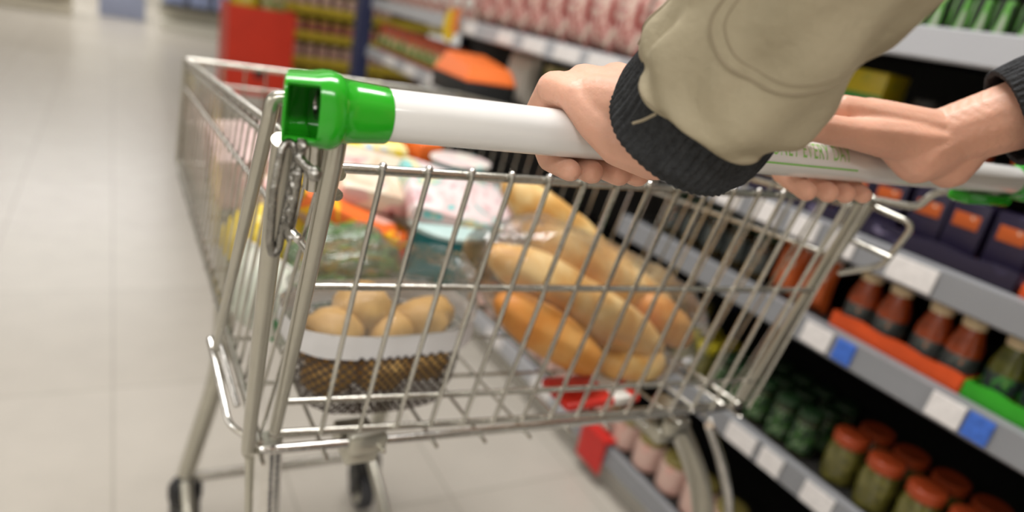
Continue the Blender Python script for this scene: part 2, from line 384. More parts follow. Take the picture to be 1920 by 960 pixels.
row(jar('green_bottle', .026, .108, G_GR, LIDCR, L_GN, lidr=.68, lidh=.15, labz=(.22, .46), shoulder=.62), .669, [.30, .355, .41], [SX + .055], 'olive green sauce bottle with cream cap', 'bottle', 'green sauce bottles in the green tray', 'along the bright green tray')
tray('long red-orange tray lip holding the amber bottles', .44, .665, .6655, TRAYOR, .032, d=.085)
tray('bright green tray lip holding the olive bottles', .26, .435, .6655, TRAYGR, .032, d=.085)
row(pouch('red_pouch', .06, .035, .10, P_OR, mat('white_seal', (.65, .6, .55), .4)), .666, fr(.73, .066, 2), [SX + .05], 'orange and red food pouch', 'pouch', 'orange pouches behind the trolley bars', 'behind the trolley bars')
row(jar('orange_lid_jar', .031, .092, G_OL, LIDOR, None, lidr=.93, lidh=.2), .4065, fr(.30, .069, 5), [SX + .055, SX + .125], 'olive jar with orange-red lid', 'jar', 'olive jars with orange-red lids', 'below the blue tickets')
row(jar('green_label_jar', .024, .088, G_DK, LIDGR, L_DG, lidr=.9, labz=(.1, .75)), .4065, fr(.655, .053, 5), [SX + .045, SX + .10, SX + .155], 'dark jar with green label', 'jar', 'dark green-labelled jars', 'below the amber bottles')
row(jar('yellow_lid_jar', .027, .082, G_OL, LIDYE, None, lidr=.9), .4065, [.925, .985], [SX + .05, SX + .11], 'olive jar with yellow lid', 'jar', 'yellow-lidded jars', 'past the green-labelled jars')
row(jar('pickle_jar', .03, .115, G_DK, LIDOL, None, lidr=.85), .4065, fr(1.05, .065, 3), [SX + .06, SX + .13], 'dark brown pickle jar with olive lid', 'jar', 'dark pickle jars by the basket corner', 'beyond')
row(jar('pink_jar', .038, .085, G_PK, LIDOL, L_PK, lidr=.88, labz=(.1, .8)), .1165, fr(.75, .085, 6), [SX + .058], 'pink jar with olive lid', 'jar', 'pink jars on the bottom shelf', 'on the bottom shelf')
row(jar('dark_jar', .029, .10, G_DK, LIDGR, L_DK, lidr=.88), .666, fr(.87, .066, 5), [SX + .06], 'dark jar with slate label', 'jar', 'dark jars past the orange pouches', 'past the orange pouches')
# -- second unit
MR = ['scarlet', 'rosy', 'brick red']
row(pouch('pink_packet', .10, .06, .17, P_RD, LIDWH), 1.012, fr(1.33, .115, 9), [SX + .06], 'red and pink food packet', 'packet', 'pink packets on the white-ticketed shelf', 'above the white tickets')
row(carton('pink_carton', .07, .09, .14, P_PK, LIDWH, (.3, .55), .7), 1.012, fr(2.40, .105, 9), [SX + .05], 'pink and cream carton', 'carton', 'cream cartons past the pink packets', 'past the pink packets')
row(carton('mixed_carton', .08, .08, .15, P_GG, None), .792, fr(1.32, .093, 6), [SX + .06], 'green and cream printed carton', 'carton', 'green cartons behind the trolley', 'under the white tickets')
row(jar('brown_jar', .035, .12, G_BR, LIDOR, P_GG, lidr=.9), .792, fr(2.40, .085, 11), [SX + .05], 'brown jar with green label', 'jar', 'green-labelled jars below the yellow tag', 'below the round yellow tag')
row(jar('crimson_jar', .034, .11, mat('crimson_sauce', (.3, .03, .02), .3, var=.3), LIDWH, L_PK, lidr=.9), .422, fr(1.32, .09, 11), [SX + .05], 'crimson jar with pale label', 'jar', 'crimson jars behind the flap', 'low behind the trolley')
row(jar('blush_jar', .038, .085, G_PK, LIDOR, L_PK, lidr=.88, labz=(.1, .8)), .1165, fr(1.36, .09, 7), [SX + .058], 'blush pink jar with orange lid', 'jar', 'blush jars beyond the red strip', 'on the floor-level shelf beyond the red strip')
# red promotional strip on the lowest rail, round tag, jutting box
t = thing('promotional_strip', 'red plastic strip along the bottom shelf edge', 'shelf strip', (SX - .012, 1.13, .10))
bm = NB(); box(bm, (-.004, -.05, -.06), (0, .05, .035), .001); obj('panel', bm, mat('red_strip', (.55, .02, .015), .4), t, False)
bm = NB(); box(bm, (-.006, -.05, .03), (.03, .05, .037), .001); obj('top_edge', bm, MATS['red_strip'], t, False)
t = thing('sale_tag', 'round yellow and orange shelf tag', 'shelf tag', (SX - .03, 2.36, .985))
bm = NB(); lathe(bm, [(.055, -.002), (.055, .002)], 24, 'X'); obj('disc', bm, mat('tag_yellow', (.75, .5, .01), .4), t)
bm = NB(); box(bm, (-.004, -.075, -.02), (-.0022, -.02, .06), .001); obj('orange_flash', bm, mat('tag_orange', (.75, .2, .02), .4), t, False)
bm = NB(); tube(bm, [(0, 0, 0), (.03, 0, .0)], .003, 8); obj('clip', bm, BLACKP, t)
t = thing('food_box', 'black box with sloping orange lid beyond the trolley basket', 'box', (.96, 2.02, .800))
bm = NB(); box(bm, (-.06, -.13, 0), (.11, .13, .055), .004); obj('base', bm, BLACKP, t)
bm = NB()
pv = [(-.062, -.132, .056), (.112, -.132, .056), (.112, .132, .056), (-.062, .132, .056), (-.035, -.10, .10), (.10, -.10, .10), (.10, .10, .12), (-.035, .10, .12)]
vs = [bm.verts.new(p) for p in pv]
for q in ((0, 1, 2, 3), (4, 5, 6, 7), (0, 1, 5, 4), (1, 2, 6, 5), (2, 3, 7, 6), (3, 0, 4, 7)): bm.faces.new([vs[k] for k in q])
bmesh.ops.bevel(bm, geom=bm.edges[:], offset=.004, segments=2, affect='EDGES')
obj('lid', bm, mat('orange_lid_card', (.8, .17, .03), .5), t)
t = pouch('white_packet', .13, .07, .17, mat('cream_film', (.66, .6, .52), .4, var=.1), LIDWH); t.location = (1.13, 1.98, .792 + .0); t.rotation_euler = (0, .1, .3)
tag(t, 'cream packet standing behind the orange-lidded box', 'packet')
# far end: upright post, facing display with red bin, distant stands
t = thing('end_post', 'navy blue post at the end of the shelving run', 'post', (SX - .02, 3.40, 0))
bm = NB(); box(bm, (-.035, -.035, .02), (.035, .035, 1.9), .005); obj('post_body', bm, POSTM, t, False)
bm = NB(); box(bm, (-.05, -.038, 0), (.05, .038, .019), .002); obj('foot', bm, SHDARK, t, False)
def end_display(name, x0, x1, y, levels, label, cat='display stand', body=PLINTH, strip=LIDYE, depth=.4):
    t = thing(name, label, cat, ((x0 + x1) / 2, y, 0)); w = (x1 - x0) / 2
    bm = NB(); box(bm, (-w, depth, 0), (w, depth + .03, 1.7)); obj('back_panel', bm, body, t, False)
    bm = NB(); box(bm, (-w, .02, 0), (w, depth - .001, .12)); obj('plinth', bm, body, t, False)
    for z in levels:
        bm = NB(); box(bm, (-w, .004, z - .02), (w, depth - .001, z)); s = obj('shelf', bm, body, t, False)
        bm = NB(); box(bm, (-w, -.006, z - .045), (w, .003, z + .015), .002); obj('shelf_edge', bm, strip, s, False)
    return t
YSTR = mat('yellow_shelf_edge', (.55, .42, .03), .4, var=.15)
end_display('end_display', 1.02, 2.3, 5.3, [.30, .48, .66, .84, 1.05], 'end display with yellow shelf edges beyond the trolley', body=mat('brown_panel', (.16, .06, .035), .6), strip=YSTR)
for zi, z in enumerate([.30, .48, .66, .84]):
    nm = ['lowest', 'second lowest', 'middle', 'upper'][zi]
    j = jar('rosy_jar', .035, .10, P_PK if zi % 2 else mat('rose_contents', (.5, .16, .12), .3, var=.4), LIDYE if zi % 2 == 0 else LIDCR, L_PK if zi % 2 else None, lidr=.9)
    k = 0
    for i, x in enumerate(fr(1.08, .09, 9)):
        o = j if i == 0 else copy_tree(j); o.location = (x, 5.36, z + .001); o.rotation_euler = (0, 0, random.random())
        tag(o, f'rosy jar, {ORD[i] if i else "first"} from the red bin on the {nm} yellow-edged shelf', 'jar', 'rosy jars on the end display')
REDM = mat('red_bin_plastic', (.62, .035, .012), .45, var=.06, vscale=6)
t = thing('red_bin', 'large red promotional bin at the end of the aisle', 'bin', (.83, 4.85, 0))
bm = NB()
for (a, b) in (((-.205, 0, .25), (.205, .012, .80)), ((-.205, .012, .25), (-.193, .40, .80)), ((.193, .012, .25), (.205, .40, .80)), ((-.193, .388, .25), (.193, .40, .80)), ((-.193, .012, .25), (.193, .388, .262))): box(bm, a, b)
obj('bin_body', bm, REDM, t, False)
bm = NB()
for x in (-.18, .18):
    for y in (.03, .37): box(bm, (x - .012, y - .012, 0), (x + .012, y + .012, .25))
obj('leg_frame', bm, ZINC, t, False)
bm = NB(); box(bm, (-.03, -.003, .36), (.03, -.0005, .43), .001); obj('dark_mark', bm, BLACKP, t, False)
for i, (x, y, m_) in enumerate([(-.1, .12, P_YE), (.08, .14, P_GG), (0, .28, P_YE)]):
    p = pouch('snack_packet', .17, .09, .2, m_, LIDWH); p.location = (.83 + x, 4.85 + y, .72); p.rotation_euler = (0, 0, 1.4 + i * .3)
    bm = None
    tag(p, 'yellowish snack packet, ' + ['left front', 'right front', 'rear'][i] + ' one of three in the red bin', 'packet', 'snack packets in the red bin')
for i, zz in enumerate((.262, .42, .57)):
    p = carton('stacked_carton', .36, .37, .145, P_PK, None); p.location = (.83, 5.05 - .18, zz + .0005); p.rotation_euler = (0, 0, PI / 2); p.location = (.83 , 4.868, zz + .0008)
    tag(p, 'cardboard carton, ' + ['bottom', 'middle', 'top'][i] + ' of the stack inside the red bin', 'carton', 'cartons inside the red bin')
end_display('white_stand', .55, 1.6, 10.6, [.35, .7, 1.0], 'white display stand far down the aisle', body=mat('white_panel', (.7, .68, .6), .5), strip=mat('slate_edge', (.06, .055, .05), .5))
for i, x in enumerate((.72, 1.02, 1.32)):
    p = carton('blue_carton', .25, .24, .28, mat('pale_blue_print', (.32, .38, .6), .5, var=.3, vscale=9), None); p.location = (x, 10.68, .122 if False else .352); p.rotation_euler = (0, 0, PI / 2)
    tag(p, 'pale blue carton, ' + ['leftmost', 'middle', 'rightmost'][i] + ' on the far white stand', 'carton', 'blue cartons on the far stand')
end_display('far_gondola', -3.6, -.45, 10.9, [.4, .8, 1.2], 'long cream shelving at the far end of the floor', body=mat('cream_panel', (.62, .57, .46), .5), strip=mat('tan_edge', (.35, .30, .2), .5))
t = thing('blue_reflection_block', 'pale blue block standing in for a reflection on the far floor between the stands', 'reflection block', (.12, 11.4, 0))  # blue floor reflection put in as a solid block
bm = NB(); box(bm, (-.28, 0, 0), (.28, .4, .34), .01); obj('reflection_body', bm, mat('reflection_blue', (.33, .37, .52), .5), t)
bm = NB(); box(bm, (-.3, -.02, .341), (.3, .42, .37), .005); obj('reflection_top', bm, mat('white_top', (.7, .69, .66), .5), t)

# ================================================================== trolley
HY, HZ = .318, 1.01
T = thing('shopping_trolley', 'wire shopping trolley with white handle and green end caps', 'shopping trolley', (.41, .75, 0))
def tp(name, bm, m, parent=None, smooth=True):
    o = obj(name, bm, m, parent or T, smooth)
    if (parent or T) is T: o.matrix_parent_inverse = Matrix.Translation((-.41, -.75, 0))
    return o
# handle sleeve
bm = NB(); lathe(bm, [(.0116, .105), (.0119, .108)] + [(.0125 + .0006 * math.sin(i / 12 * PI), .112 + (.704 - .112) * i / 12) for i in range(13)] + [(.0119, .708), (.0116, .711)], 40, 'X', (0, HY, HZ))
grip = tp('handle_sleeve', bm, WHITE); grip['label'] = 'white handle sleeve'
# lettering wrapped round the sleeve
def wrap_text(txt, size, x0, ang0, name, sx=1):
    cu = bpy.data.curves.new('t', 'FONT'); cu.body = txt; cu.size = size; cu.resolution_u = 3; cu.space_character = 1.12
    cu.offset = .00012
    o = bpy.data.objects.new('t', cu); C.objects.link(o); me = evaluated(o)
    bm = NB(); bm.from_mesh(me); bmesh.ops.triangulate(bm, faces=bm.faces[:])
    for _ in range(2): bmesh.ops.subdivide_edges(bm, edges=[e for e in bm.edges if e.calc_length() > .0012], cuts=1)
    R = .0132
    for v in bm.verts:
        a = ang0 - v.co.y / R            # angle from straight up, negative towards the shopper
        a = ang0 + v.co.y / R
        v.co = V((x0 + v.co.x * sx, HY + R * math.sin(a), HZ + R * math.cos(a)))
    bpy.data.objects.remove(o); bpy.data.meshes.remove(me)
    t = tp(name, bm, LIME, grip); t['label'] = 'lime green lettering'
    t.matrix_parent_inverse = Matrix.Identity(4)
    return t
wrap_text('MONEY EVERY DAY', .0165, .3595, -1.33, 'lettering', .56)
bm = NB()
R = .01325
for i in range(30):
    xs = (.33 + .12 * i / 29, 0)[0]
aa = [bm.verts.new((.30 + .16 * i / 20, HY + R * math.sin(-1.70), HZ + R * math.cos(-1.70))) for i in range(21)]
bb = [bm.verts.new((.30 + .16 * i / 20, HY + R * math.sin(-1.80), HZ + R * math.cos(-1.80))) for i in range(21)]
for i in range(20): bm.faces.new((aa[i], aa[i + 1], bb[i + 1], bb[i]))
t = tp('printed_line', bm, LIME, grip); t['label'] = 'thin lime line under the lettering'
# green end caps: round sleeve, rolled ring, then a hood open towards the shopper
def cap(sgn, xin):
    def X(d): return xin + sgn * d * .77          # d grows outwards
    seg = 44
    def section(k, d):                      # rounded-square to round cross-section; k = exponent blend
        pts = []
        for j in range(seg):
            a = 2 * PI * j / seg; c, s = math.cos(a), math.sin(a)
            e = 2 / k
            pts.append((math.copysign(abs(c) ** e, c), math.copysign(abs(s) ** e, s)))
        return pts
    prof = [(-.0035, .0124, 2), (-.0035, .0131, 2), (-.002, .0134, 2), (.008, .0139, 2), (.018, .0144, 2.05), (.0245, .0148, 2.1), (.0262, .0158, 2.2), (.0285, .0168, 2.4),
            (.0325, .0174, 2.6), (.0365, .0172, 2.8), (.0400, .0165, 3), (.0425, .0160, 3.2), (.0480, .0157, 3.4), (.0535, .0154, 3.6), (.0560, .0152, 3.7), (.0572, .0151, 3.7)]
    bm = NB(); rings = []
    for d, r, k in prof:
        rings.append([bm.verts.new((X(d) + sgn * (-.004 * c if d > .045 else 0) * (d - .045) / .012, HY + r * c * 1.0, HZ - .0005 + r * s * (1.0 if d < .02 else 1.02))) for c, s in section(k, d)])
    for i, (a, b) in enumerate(zip(rings, rings[1:])):
        d0 = prof[i][0]
        for j in range(seg):
            am = 2 * PI * (j + .5) / seg
            facing = abs(am - PI) < .68      # side towards the shopper (-y)
            if .0425 <= d0 < .0560 and facing: continue
            bm.faces.new((a[j], a[(j + 1) % seg], b[(j + 1) % seg], b[j]))
    bm.faces.new(rings[-1])
    o = tp('end_cap', bm, GREEN); o['label'] = 'glossy green end cap'
    md = o.modifiers.new('s', 'SOLIDIFY'); md.thickness = .0024; md.offset = -1
    md = o.modifiers.new('b', 'BEVEL'); md.width = .0011; md.segments = 3; md.limit_method = 'ANGLE'; md.angle_limit = math.radians(50)
    me = evaluated(o); o.modifiers.clear(); o.data = me
    for p in me.polygons: p.use_smooth = True
    # inner partition with the dark bolt hole
    bm = NB(); lathe(bm, [(.004, X(.0385)), (.0150, X(.0385)), (.0150, X(.040)), (.004, X(.040))] , 30, 'X', (0, HY, HZ), cap=False); q = tp('partition', bm, GREEN, o); q.matrix_parent_inverse = Matrix.Identity(4)
    bm = NB(); lathe(bm, [(.0001, X(.037)), (.0068, X(.037)), (.0068, X(.0408)), (.0045, X(.0412)), (.0042, X(.0395)), (.0001, X(.0393))], 24, 'X', (0, HY - .004, HZ + .002), cap=False)
    q = tp('bolt', bm, DARKCHROME, o); q['label'] = 'dark round bolt'; q.matrix_parent_inverse = Matrix.Identity(4)
cap(-1, .1102)
cap(1, .7005)
bm = NB(); box(bm, (.628, .310, .9865), (.702, .330, .9965), .004); q = tp('lock_housing', bm, GREEN); q['label'] = 'green housing under the handle end'

def zf(x, y): return .688 - .06 * (x - .11) + .063 * (y - .5)
# rear flap
def flap(y_of=None): pass
def FP(x, t):        # point on the flap plane, t=0 at the top rail, 1 at the bottom
    zb = .703 - .045 * (x - .14) / .56
    return V((x, .443 + .057 * t, .95 + (zb - .95) * t))
bm = NB()
tube(bm, [FP(.128, 0), FP(.716, 0)], .0036, 12)
tube(bm, [FP(.122, .395) + V((0, 0, .001)), FP(.70, .395)], .0030, 10)
tube(bm, [FP(.118, .855), FP(.69, .855)], .0030, 10)
tube(bm, [FP(.112, 1.0), FP(.69, 1.0)], .0034, 10)
flapo = tp('rear_flap', bm, ZINC); flapo['label'] = 'hinged rear flap of welded wire'
for i in range(17):
    x = .158 + .0335 * i
    bm = NB(); a = FP(x, -.012); c = FP(x - .004 * (1 - i / 8), 1.0)
    o_ = V((0, -.0045, 0))
    tube(bm, [a + o_ + V((0, .001, .0015)), a + o_ + V((0, -.0003, -.004)), a.lerp(c, .37) + o_, a.lerp(c, .42) + o_ + V((random.uniform(-.0015, .0015), 0, 0)), a.lerp(c, .9) + o_, c + o_], .00225, 8)
    w = tp('flap_wire', bm, ZINC, flapo); w.matrix_parent_inverse = Matrix.Identity(4)
    bm = NB(); ball(bm, a + o_ + V((0, .0005, .001)), .0030, sub=2); w2 = tp('weld_bead', bm, CHROME, flapo); w2.matrix_parent_inverse = Matrix.Identity(4)
# uprights at each side
bm = NB(); tube(bm, [(.091, .318, 1.002), (.092, .325, .984), (.1165, .497, .714), (.1175, .505, .700)], .0050, 14); tp('upright', bm, TUBE)
bm = NB(); tube(bm, [(.084, .330, 1.0), (.0885, .345, .965)], .0048, 12); tp('handle_bracket', bm, ZINC)
bm = NB(); tube(bm, [(.722, .32, 1.0), (.722, .39, .978), (.722, .400, .957), (.716, .446, .951)], .0042, 12, bend=.01); tp('handle_bracket', bm, ZINC)
bm = NB(); tube(bm, [(.716, .446, .948), (.712, .455, .905), (.70, .476, .81), (.688, .500, .668)], .0048, 14); tp('upright', bm, TUBE)
bm = NB(); tube(bm, [(.700, .449, .945), (.680, .497, .672)], .0040, 12); tp('upright', bm, TUBE)
bm = NB(); tube(bm, [(.714, .449, .945), (.722, .397, .940), (.724, .414, .886), (.712, .452, .862)], .0036, 12, bend=.012); tube(bm, [(.712, .456, .902), (.722, .407, .898)], .0034, 10); tp('side_bracket', bm, ZINC)
bm = NB(); tube(bm, [(.0670, .320, .9935), (.095, .495, .695), (.099, .508, .682), (.104, .515, .69)], .0052, 14, bend=.008); tp('upright', bm, TUBE)
bm = NB(); tube(bm, [(.078, .3385, 1.0105), (.0650, .3395, 1.0085), (.0645, .3400, 1.002), (.079, .585, .742)], .0036, 12, bend=.006); tp('upright', bm, TUBE)
bm = NB(); tube(bm, [(.079, .60, .742), (.0755, .60, .744), (.0835, .52, .705), (.096, .515, .695)], .0030, 10, bend=.01); tube(bm, [(.082, .585, .745), (.092, .535, .712)], .0028, 10)
tp('lower_loop', bm, CHROME)
# left and right side panels
def side(tr, tf, br, bf, name, label, wires=20, rail2=.25):
    tr, tf, br, bf = map(V, (tr, tf, br, bf))
    bm = NB(); tube(bm, [tr, tf], .0040, 12); tube(bm, [tr + V((0, 0, -.013)), tf + V((0, 0, -.010))], .0036, 12)
    tube(bm, [tr.lerp(br, rail2), tf.lerp(bf, rail2)], .0028, 10)
    tube(bm, [br, bf], .0036, 10)
    o = tp(name, bm, ZINC); o['label'] = label
    tube_n = wires
    for i in range(tube_n):
        s = (i + .5) / tube_n; a = tr.lerp(tf, s); c = br.lerp(bf, s); sx = V((.004 if tr.x < .4 else -.004, 0, 0))
        b2 = NB(); tube(b2, [a + sx, a.lerp(c, .5) + sx, c + sx], .0016, 7)
        w = tp('side_wire', b2, ZINC, o); w.matrix_parent_inverse = Matrix.Identity(4)
    return o
side((.118, .40, .957), (.098, 1.2, .907), (.106, .505, zf(.106, .505) + .004), (.0905, 1.195, .746), 'side_panel', 'side panel nearest the open floor', 26)
side((.716, .445, .952), (.560, 1.2, .907), (.690, .505, zf(.69, .505) + .004), (.548, 1.195, .716), 'side_panel', 'side panel nearest the shelves', 24)
# front panel
bm = NB(); fl, frr = V((.098, 1.2, .907)), V((.56, 1.2, .907)); bl, br_ = V((.0905, 1.195, .746)), V((.548, 1.195, .716))
tube(bm, [fl, frr], .0046, 12); tube(bm, [fl.lerp(bl, .2), frr.lerp(br_, .2)], .0028, 10); tube(bm, [fl.lerp(bl, .6), frr.lerp(br_, .6)], .0026, 10); tube(bm, [bl, br_], .0036, 10); tube(bm, [fl, bl], .0040, 12); tube(bm, [frr, br_], .0040, 12)
fp = tp('front_panel', bm, ZINC)
for i in range(14):
    s = (i + .7) / 14.4; b2 = NB(); tube(b2, [fl.lerp(frr, s) + V((0, -.004, 0)), bl.lerp(br_, s) + V((0, -.004, 0))], .0016, 7); w = tp('front_wire', b2, ZINC, fp); w.matrix_parent_inverse = Matrix.Identity(4)
# basket floor
bm = NB()
for i in range(12):
    s = i / 11; a = V((.108 + .578 * s, .492, 0)); b = V((.092 + .455 * s, 1.195, 0)); a.z = zf(a.x, a.y) - .006; b.z = zf(b.x, b.y) - .006; tube(bm, [a, b], .0019, 7)
for i in range(9):
    y = .53 + .083 * i; x0 = .106 - .016 * (y - .5) / .7; x1 = .688 - .14 * (y - .5) / .7
    tube(bm, [(x0, y, zf(x0, y) - .010), (x1, y, zf(x1, y) - .010)], .0021, 7)
tp('basket_floor', bm, ZINC)
# chassis: rear cross bar with clips, legs, rails, castors
bm = NB(); tube(bm, [(.1055, .505, .686), (.40, .505, .668), (.69, .505, .655)], .0042, 12); tp('rear_cross_bar', bm, CHROME)
for x in (.200, .590):
    bm = NB(); z = .680 - .052 * (x - .2) / .5
    box(bm, (x - .018, .4975, z - .010), (x + .018, .5115, z + .010), .004); tp('clip', bm, TUBE)
    bm = NB(); box(bm, (x - .016, .5115, z - .03), (x + .016, .56, z - .0105), .003); tp('clip_plate', bm, TUBE)
bm = NB(); tube(bm, [(.115, .515, .690), (.115, .512, .66), (.117, .50, .55), (.125, .45, .30), (.13, .42, .115)], .0125, 18, bend=.05); tp('rear_leg', bm, CHROME)
bm = NB(); tube(bm, [(.100, .515, .685), (.101, .512, .66), (.104, .50, .55), (.11, .45, .30), (.118, .42, .12)], .0035, 12, bend=.05); tp('leg_brace', bm, TUBE)
bm = NB(); tube(bm, [(.585, .53, .655), (.655, .545, .590), (.71, .53, .50), (.725, .50, .40), (.73, .45, .115)], .0135, 18, bend=.045, sx=1.25); tp('rear_leg', bm, TUBE)
bm = NB(); tube(bm, [(.655, .51, .628), (.705, .515, .565), (.745, .50, .48), (.752, .47, .30), (.75, .45, .12)], .0065, 14, bend=.05); tp('leg_brace', bm, CHROME)
bm = NB(); tube(bm, [(.13, .42, .118), (.14, .80, .06), (.12, 1.10, .09), (.118, 1.16, .145)], .011, 14); tp('chassis_rail', bm, TUBE)
bm = NB(); tube(bm, [(.73, .45, .118), (.50, .70, .07), (.472, 1.02, .08), (.470, 1.15, .145)], .011, 14); tp('chassis_rail', bm, TUBE)
bm = NB(); tube(bm, [(.155, 1.10, .70), (.166, 1.14, .40), (.118, 1.17, .155)], .0155, 16, bend=.08); tp('front_leg', bm, TUBE)
bm = NB(); tube(bm, [(.52, 1.10, .69), (.50, 1.14, .40), (.470, 1.17, .155)], .0155, 16, bend=.08); tp('front_leg', bm, TUBE)
bm = NB(); tube(bm, [(.13, 1.12, .185), (.44, 1.12, .178)], .0085, 14); tp('cross_bar', bm, ZINC)
bm = NB(); tube(bm, [(.155, 1.10, .725), (.52, 1.10, .70)], .008, 12); tp('cross_bar', bm, ZINC)
def castor(x, y, z=.0, s=1):
    t = bpy.data.objects.new('castor', None); C.objects.link(t); t.parent = T; t.matrix_parent_inverse = Matrix.Translation((-.41, -.75, 0)); t.location = (x, y, z)
    bm = NB(); lathe(bm, [(.028, .102), (.03, .106), (.03, .128), (.024, .138), (.017, .14)], 20); obj('swivel_housing', bm, BLACKP, t)
    for sx in (-1, 1):
        bm = NB(); vs = []
        prof = [(-.025, .104), (.028, .104), (.030, .07), (.012, .035), (-.012, .035), (-.03, .075)]
        A = [bm.verts.new((sx * .020, p[0] + .008, p[1])) for p in prof]; B = [bm.verts.new((sx * .0245, p[0] + .008, p[1])) for p in prof]
        for k in range(6): bm.faces.new((A[k], A[(k + 1) % 6], B[(k + 1) % 6], B[k]))
        bm.faces.new(A); bm.faces.new(B[::-1]); obj('fork', bm, BLACKP, t, False)
    bm = NB(); lathe(bm, [(.036, -.014), (.046, -.013), (.0485, -.006), (.0485, .006), (.046, .013), (.036, .014)], 28, 'X', (0, .01, .0485)); w = obj('wheel', bm, RUBBER, t)
    bm = NB(); lathe(bm, [(.012, -.0165), (.0355, -.0145), (.0355, .0145), (.012, .0165)], 24, 'X', (0, .01, .0485)); obj('hub', bm, TUBE, w)
castor(.118, 1.17); castor(.470, 1.17); castor(.13, .42); castor(.735, .45)
# coin lock: long chrome loops with knobs, hung on the cap
bm = NB()
tube(bm, [(.0665, .306, .9965), (.0635, .304, .994), (.0610, .302, .975), (.0607, .301, .952), (.0622, .300, .9455), (.0645, .300, .948), (.0665, .301, .965), (.0700, .304, .993)], .0020, 12, bend=.003, closed=True)
lock = tp('coin_lock_loop', bm, DARKCHROME); lock['label'] = 'scuffed chrome coin lock loop'
bm = NB(); tube(bm, [(.0712, .303, .9985), (.0706, .300, .985), (.0690, .299, .968), (.0678, .299, .9555), (.0695, .298, .9535)], .0021, 10, bend=.003)
for k in range(7): ball(bm, (.0712 - .0006 * k, .3015 - .0003 * k, .996 - .006 * k), .0030, sub=2, nz=.3, seed=k)
tp('chain', bm, DARKCHROME)
bm = NB(); tube(bm, [(.0700, .300, .990), (.0755, .297, .9855)], .0024, 12); ball(bm, (.0762, .2965, .9850), .0035, sub=3); tp('knob', bm, DARKCHROME)
bm = NB(); tube(bm, [(.0685, .299, .958), (.0712, .297, .9555)], .0016, 10); ball(bm, (.0716, .2968, .9550), .0022, sub=3); tp('knob', bm, CHROME)

# ================================================================== groceries
def potato_mat():
    return ramp_mat('potato_skin', [(0, (.20, .10, .03)), (.45, (.42, .235, .065)), (1, (.58, .38, .12))], 14, .55, constant=False, bump=.2, detail=5)
PM = potato_mat()
spots = [(.180, .570, .718, .025), (.228, .568, .718, .026), (.276, .576, .718, .025), (.190, .615, .718, .026), (.245, .62, .718, .026),
         (.180, .575, .757, .026), (.210, .592, .771, .0265), (.270, .585, .758, .026), (.236, .575, .752, .025), (.22, .62, .765, .025), (.288, .60, .757, .023)]
plc = ['bottom left, under the label band', 'bottom centre, under the label band', 'bottom right, under the label band', 'low at the back left', 'low at the back right',
       'upper left against the clear film', 'topmost at the left', 'upper right against the clear film', 'between the two upper ones', 'upper one at the back', 'far right, half hidden']
for i, (x, y, z, r) in enumerate(spots):
    bm = NB(); ball(bm, (0, 0, 0), r, (1.12, .9, .88), rot_to((1, random.uniform(-.6, .6), random.uniform(-.4, .4))), 3, .16, 6, i)
    o = obj('potato', bm, PM, loc=(x, y, z)); tag(o, 'golden potato in the netted bag, ' + plc[i], 'potato', 'potatoes in the netted bag')
def wrap(cx, cy, z0, z1, rx, ry, seg=40, nz=.05, nv=14, grow=None, s0=3, off=0):
    bm = NB(); rings = []
    for j in range(nv + 1):
        t = j / nv; k = grow(t) if grow else 1
        ring = []
        for i in range(seg):
            a = 2 * PI * i / seg; c, s = math.cos(a), math.sin(a); e = 2 / s0
            n = 1 + nz * noise.noise(V((c * 3, s * 3, t * 5 + off)))
            ring.append(bm.verts.new((cx + math.copysign(abs(c) ** e, c) * rx * k * n, cy + math.copysign(abs(s) ** e, s) * ry * k * n, z0 + (z1 - z0) * t)))
        rings.append(ring)
    for a, b in zip(rings, rings[1:]):
        for i in range(seg): bm.faces.new((a[i], a[(i + 1) % seg], b[(i + 1) % seg], b[i]))
    return bm, rings
def net_mat():
    m = bpy.data.materials.new('brown_net'); m.use_nodes = True; nt = m.node_tree; b = nt.nodes['Principled BSDF']
    b.inputs['Base Color'].default_value = (.045, .028, .02, 1); b.inputs['Roughness'].default_value = .6
    tc = nt.nodes.new('ShaderNodeTexCoord'); sep = nt.nodes.new('ShaderNodeSeparateXYZ'); nt.links.new(tc.outputs['Object'], sep.inputs[0])
    def M(op, a, b_=None):
        n = nt.nodes.new('ShaderNodeMath'); n.operation = op
        for k, v in enumerate((a, b_)):
            if v is None: continue
            if isinstance(v, (int, float)): n.inputs[k].default_value = v
            else: nt.links.new(v, n.inputs[k])
        return n.outputs[0]
    u = M('MULTIPLY', M('ARCTAN2', M('SUBTRACT', sep.outputs[1], .588), M('SUBTRACT', sep.outputs[0], .228)), 24.0); w = M('MULTIPLY', sep.outputs[2], 330.0)
    a = M('ABSOLUTE', M('SINE', M('ADD', u, w))); c = M('ABSOLUTE', M('SINE', M('SUBTRACT', u, w)))
    lo = M('MINIMUM', a, c); al = M('LESS_THAN', lo, .50)
    nt.links.new(al, b.inputs['Alpha'])
    return m
bm, rg = wrap(.228, .588, .6875, .753, .085, .060, grow=lambda t: .86 + .14 * math.sin(t * PI / 2), nv=8, s0=2.8)
bm.faces.new(rg[0][::-1])
PB = thing('potato_bag', 'clear topped potato bag with dark brown netting and white label band', 'bag', (.232, .593, .70))
def gp(name, bm, m, P, label=None, smooth=True):
    o = obj(name, bm, m, P, smooth); o.matrix_parent_inverse = Matrix.Translation(-P.location)
    if label: o['label'] = label
    return o
gp('net', bm, net_mat(), PB, 'dark brown netting')
bm, _ = wrap(.230, .593, .750, .774, .0945, .064, nv=4, s0=2.8, nz=.02)
gp('label_band', bm, mat('white_band', (.74, .73, .74), .35), PB, 'plain white paper label band')
